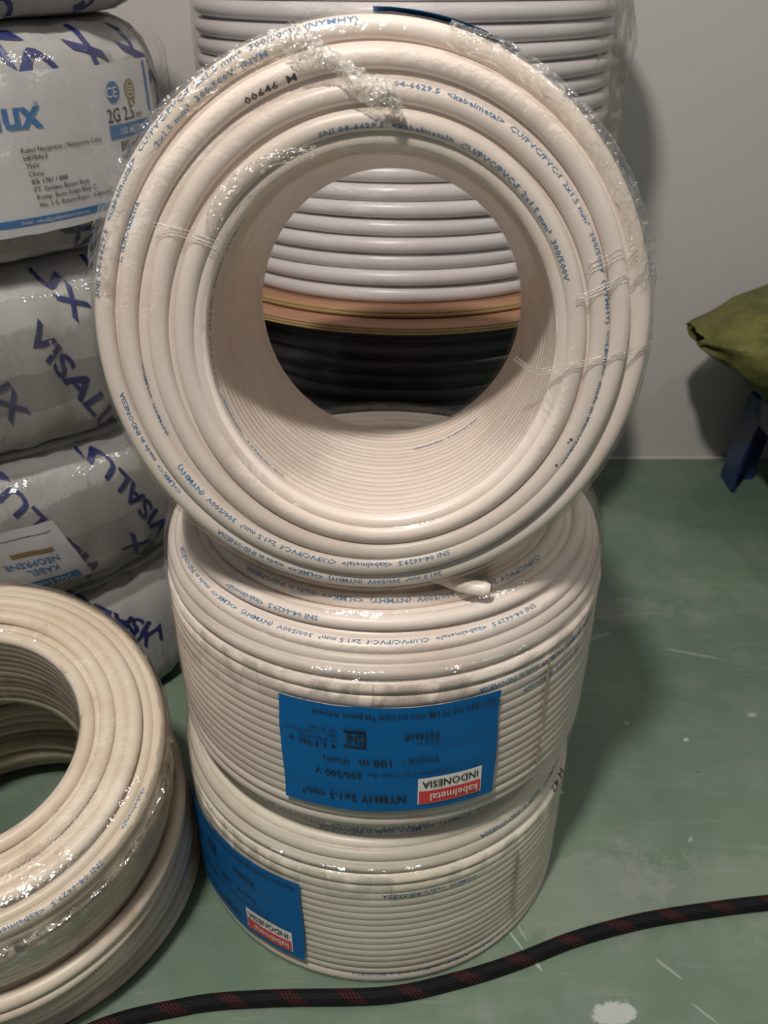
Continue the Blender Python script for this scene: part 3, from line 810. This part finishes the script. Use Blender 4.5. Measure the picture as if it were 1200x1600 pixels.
# ------------------------------------------------------------------ loose film and the cut cable end on the upright coil
def up_local(u, v, z=L_up): return Vector((u, v, z))
def crumple(name, path, width, seed, amp, mat, parent, lift=.003):
    """strip of crumpled film along a path in the parent's frame (face plane x,y)"""
    P = catmull(path, 10); rows = []; m = 12
    for i, p in enumerate(P):
        t = (P[min(i + 1, len(P) - 1)] - P[max(i - 1, 0)]).normalized(); side = t.cross(Vector((0, 0, 1))).normalized()
        s = i / (len(P) - 1); w = width(s) if callable(width) else width
        row = []
        for j in range(m + 1):
            a = j / m - .5
            q = p + side * a * w + Vector((0, 0, lift * (1 - (2 * a) ** 2)))
            nz = noise.noise(Vector((i * .45, j * .9, seed))) + .6 * noise.noise(Vector((i * 1.1, j * 1.9, seed + 4)))
            q += Vector((noise.noise(Vector((i * .6, j * .6, seed + 9))) * amp * .7, noise.noise(Vector((i * .6, j * .6, seed + 19))) * amp * .7, abs(nz) * amp))
            row.append(q)
        rows.append(row)
    mb = MB(); mb.grid(rows); return mb.build(name, mat, parent, False)

T = L_up
crumple('film_knot', [(-.0328, .120, T + .001), (-.024, .1145, T + .002), (-.0153, .111, T + .0025), (-.0026, .1018, T + .003), (.0075, .0972, T + .003)], lambda s: .0115 - .003 * s + .003 * math.sin(s * 9), 3, .0026, 'film_crumpled', c_up, .003)
crumple('film_knot', [(.0055, .0995, T + .003), (.0085, .0965, T + .004), (.0115, .0925, T + .002)], lambda s: .0065 - .002 * s, 7, .0035, 'film_crumpled', c_up)
crumple('film_fold', [(-.0675, .044, T + .0005), (-.0655, .055, T + .0005), (-.0560, .066, T + .0005), (-.0400, .0745, T + .0005), (-.0230, .0775, T)], lambda s: .008 - .003 * s, 5, .0012, 'film_veil', c_up, .0014)
crumple('film_fold', [(-.1205, .018, T - .004), (-.1170, .040, T - .004), (-.1050, .066, T - .003), (-.0870, .088, T - .003), (-.058, .1085, T - .003), (-.030, .1205, T - .003)], lambda s: .011, 11, .0014, 'film_veil', c_up, .002)
crumple('film_fold', [(.0303, .1212, T - .003), (.0564, .1120, T - .003), (.0800, .0960, T - .003), (.1010, .0730, T - .003), (.1150, .046, T - .004), (.1215, .02, T - .005)], lambda s: .010, 21, .0016, 'film_veil', c_up, .002)
def pleats(pts, n, spread, seed):
    rnd = random.Random(seed); mb = MB()
    for k in range(n):
        o = (k - n / 2) * spread; P = catmull([(x + rnd.uniform(-.0004, .0004), y + o * rnd.uniform(.6, 1.4), z) for x, y, z in pts], 8)
        mb.tube(P, .00022, 5)
    return mb
for k, (pp, sp) in enumerate((([(.066, -.013, T - .018), (.0735, -.0150, T - .002), (.0802, -.0141, T + .0012), (.0973, -.0103, T + .0010), (.115, -.0060, T + .0004), (.1275, -.0030, T - .006)], .0012),
              ([(.0893, .0167, T + .0008), (.1040, .0235, T + .0008), (.1190, .0304, T - .001)], .0014), ([(.0930, .030, T + .0008), (.1140, .040, T)], .002),
              ([(-.094, .048, T + .0008), (-.080, .045, T + .001), (-.066, .040, T + .001)], .0016))):
    for q in range(3):
        mb = pleats([(x, y + (q - 1) * sp, z) for x, y, z in pp], 1, 0, k * 7 + q); mb.build('film_pleat', 'film_crumpled', c_up)
# dark scuffs on the cable
for (x, y, r) in ((.0924, -.0473, .0009), (.0865, -.0600, .0007), (.0912, -.0487, .0005)):
    mb = MB(); mb.grid([[Vector((x + rr * math.cos(t) * (1 + .3 * math.sin(3 * t)), y + rr * math.sin(t), T + zz)) for rr, zz in ((r, -.0040), (r * .8, .0002), (0, .0003))] for t in (2 * PI * i / 10 for i in range(10))], True)
    mb.build('dirt_speck', 'brown_core', c_up)
# cut cable end poking out under the upright coil
def cable_end():
    Mi = c_up.matrix_world.inverted()
    W = catmull([(.012, -.090, .3040), (.026, -.097, .3035), (.037, -.1035, .3030), (.046, -.1070, .3030), (.0530, -.1085, .3030)], 8)
    P = [Mi @ p for p in W]; n = len(P); mb = MB()
    mb.tube(P, [.0040 if i < n - 4 else .0040 - .0004 * (i - n + 4) for i in range(n)], 14, up=Vector((0, 1, 0)))
    e = mb.build('cable_end', 'cable', c_up); e['label'] = 'cut cable end with dark core'
    d = (P[-1] - P[-2]).normalized(); mb = MB(); mb.tube([P[-1] - d * .001, P[-1] + d * .0006], [.0018, .0015], 10, up=Vector((0, 1, 0))); mb.build('core', 'brown_core', e)
cable_end()

# seam marks of the wrap on the coil sides
for root, X0, th, zs in ((c_mid, .1372, -48.5, ((.018, .040), (.052, .100))), (c_low, .1372, -60, ((.028, .090),))):
    for z0, z1 in zs:
        mb = MB(); add_flat(mb, rect2d(-.009, z0, .009, z1, 2, 6), lambda x, y: Vector((X0 * math.cos(math.radians(th) + x), X0 * math.sin(math.radians(th) + x), y)))
        mb.build('wrap_seam', 'seam', root)
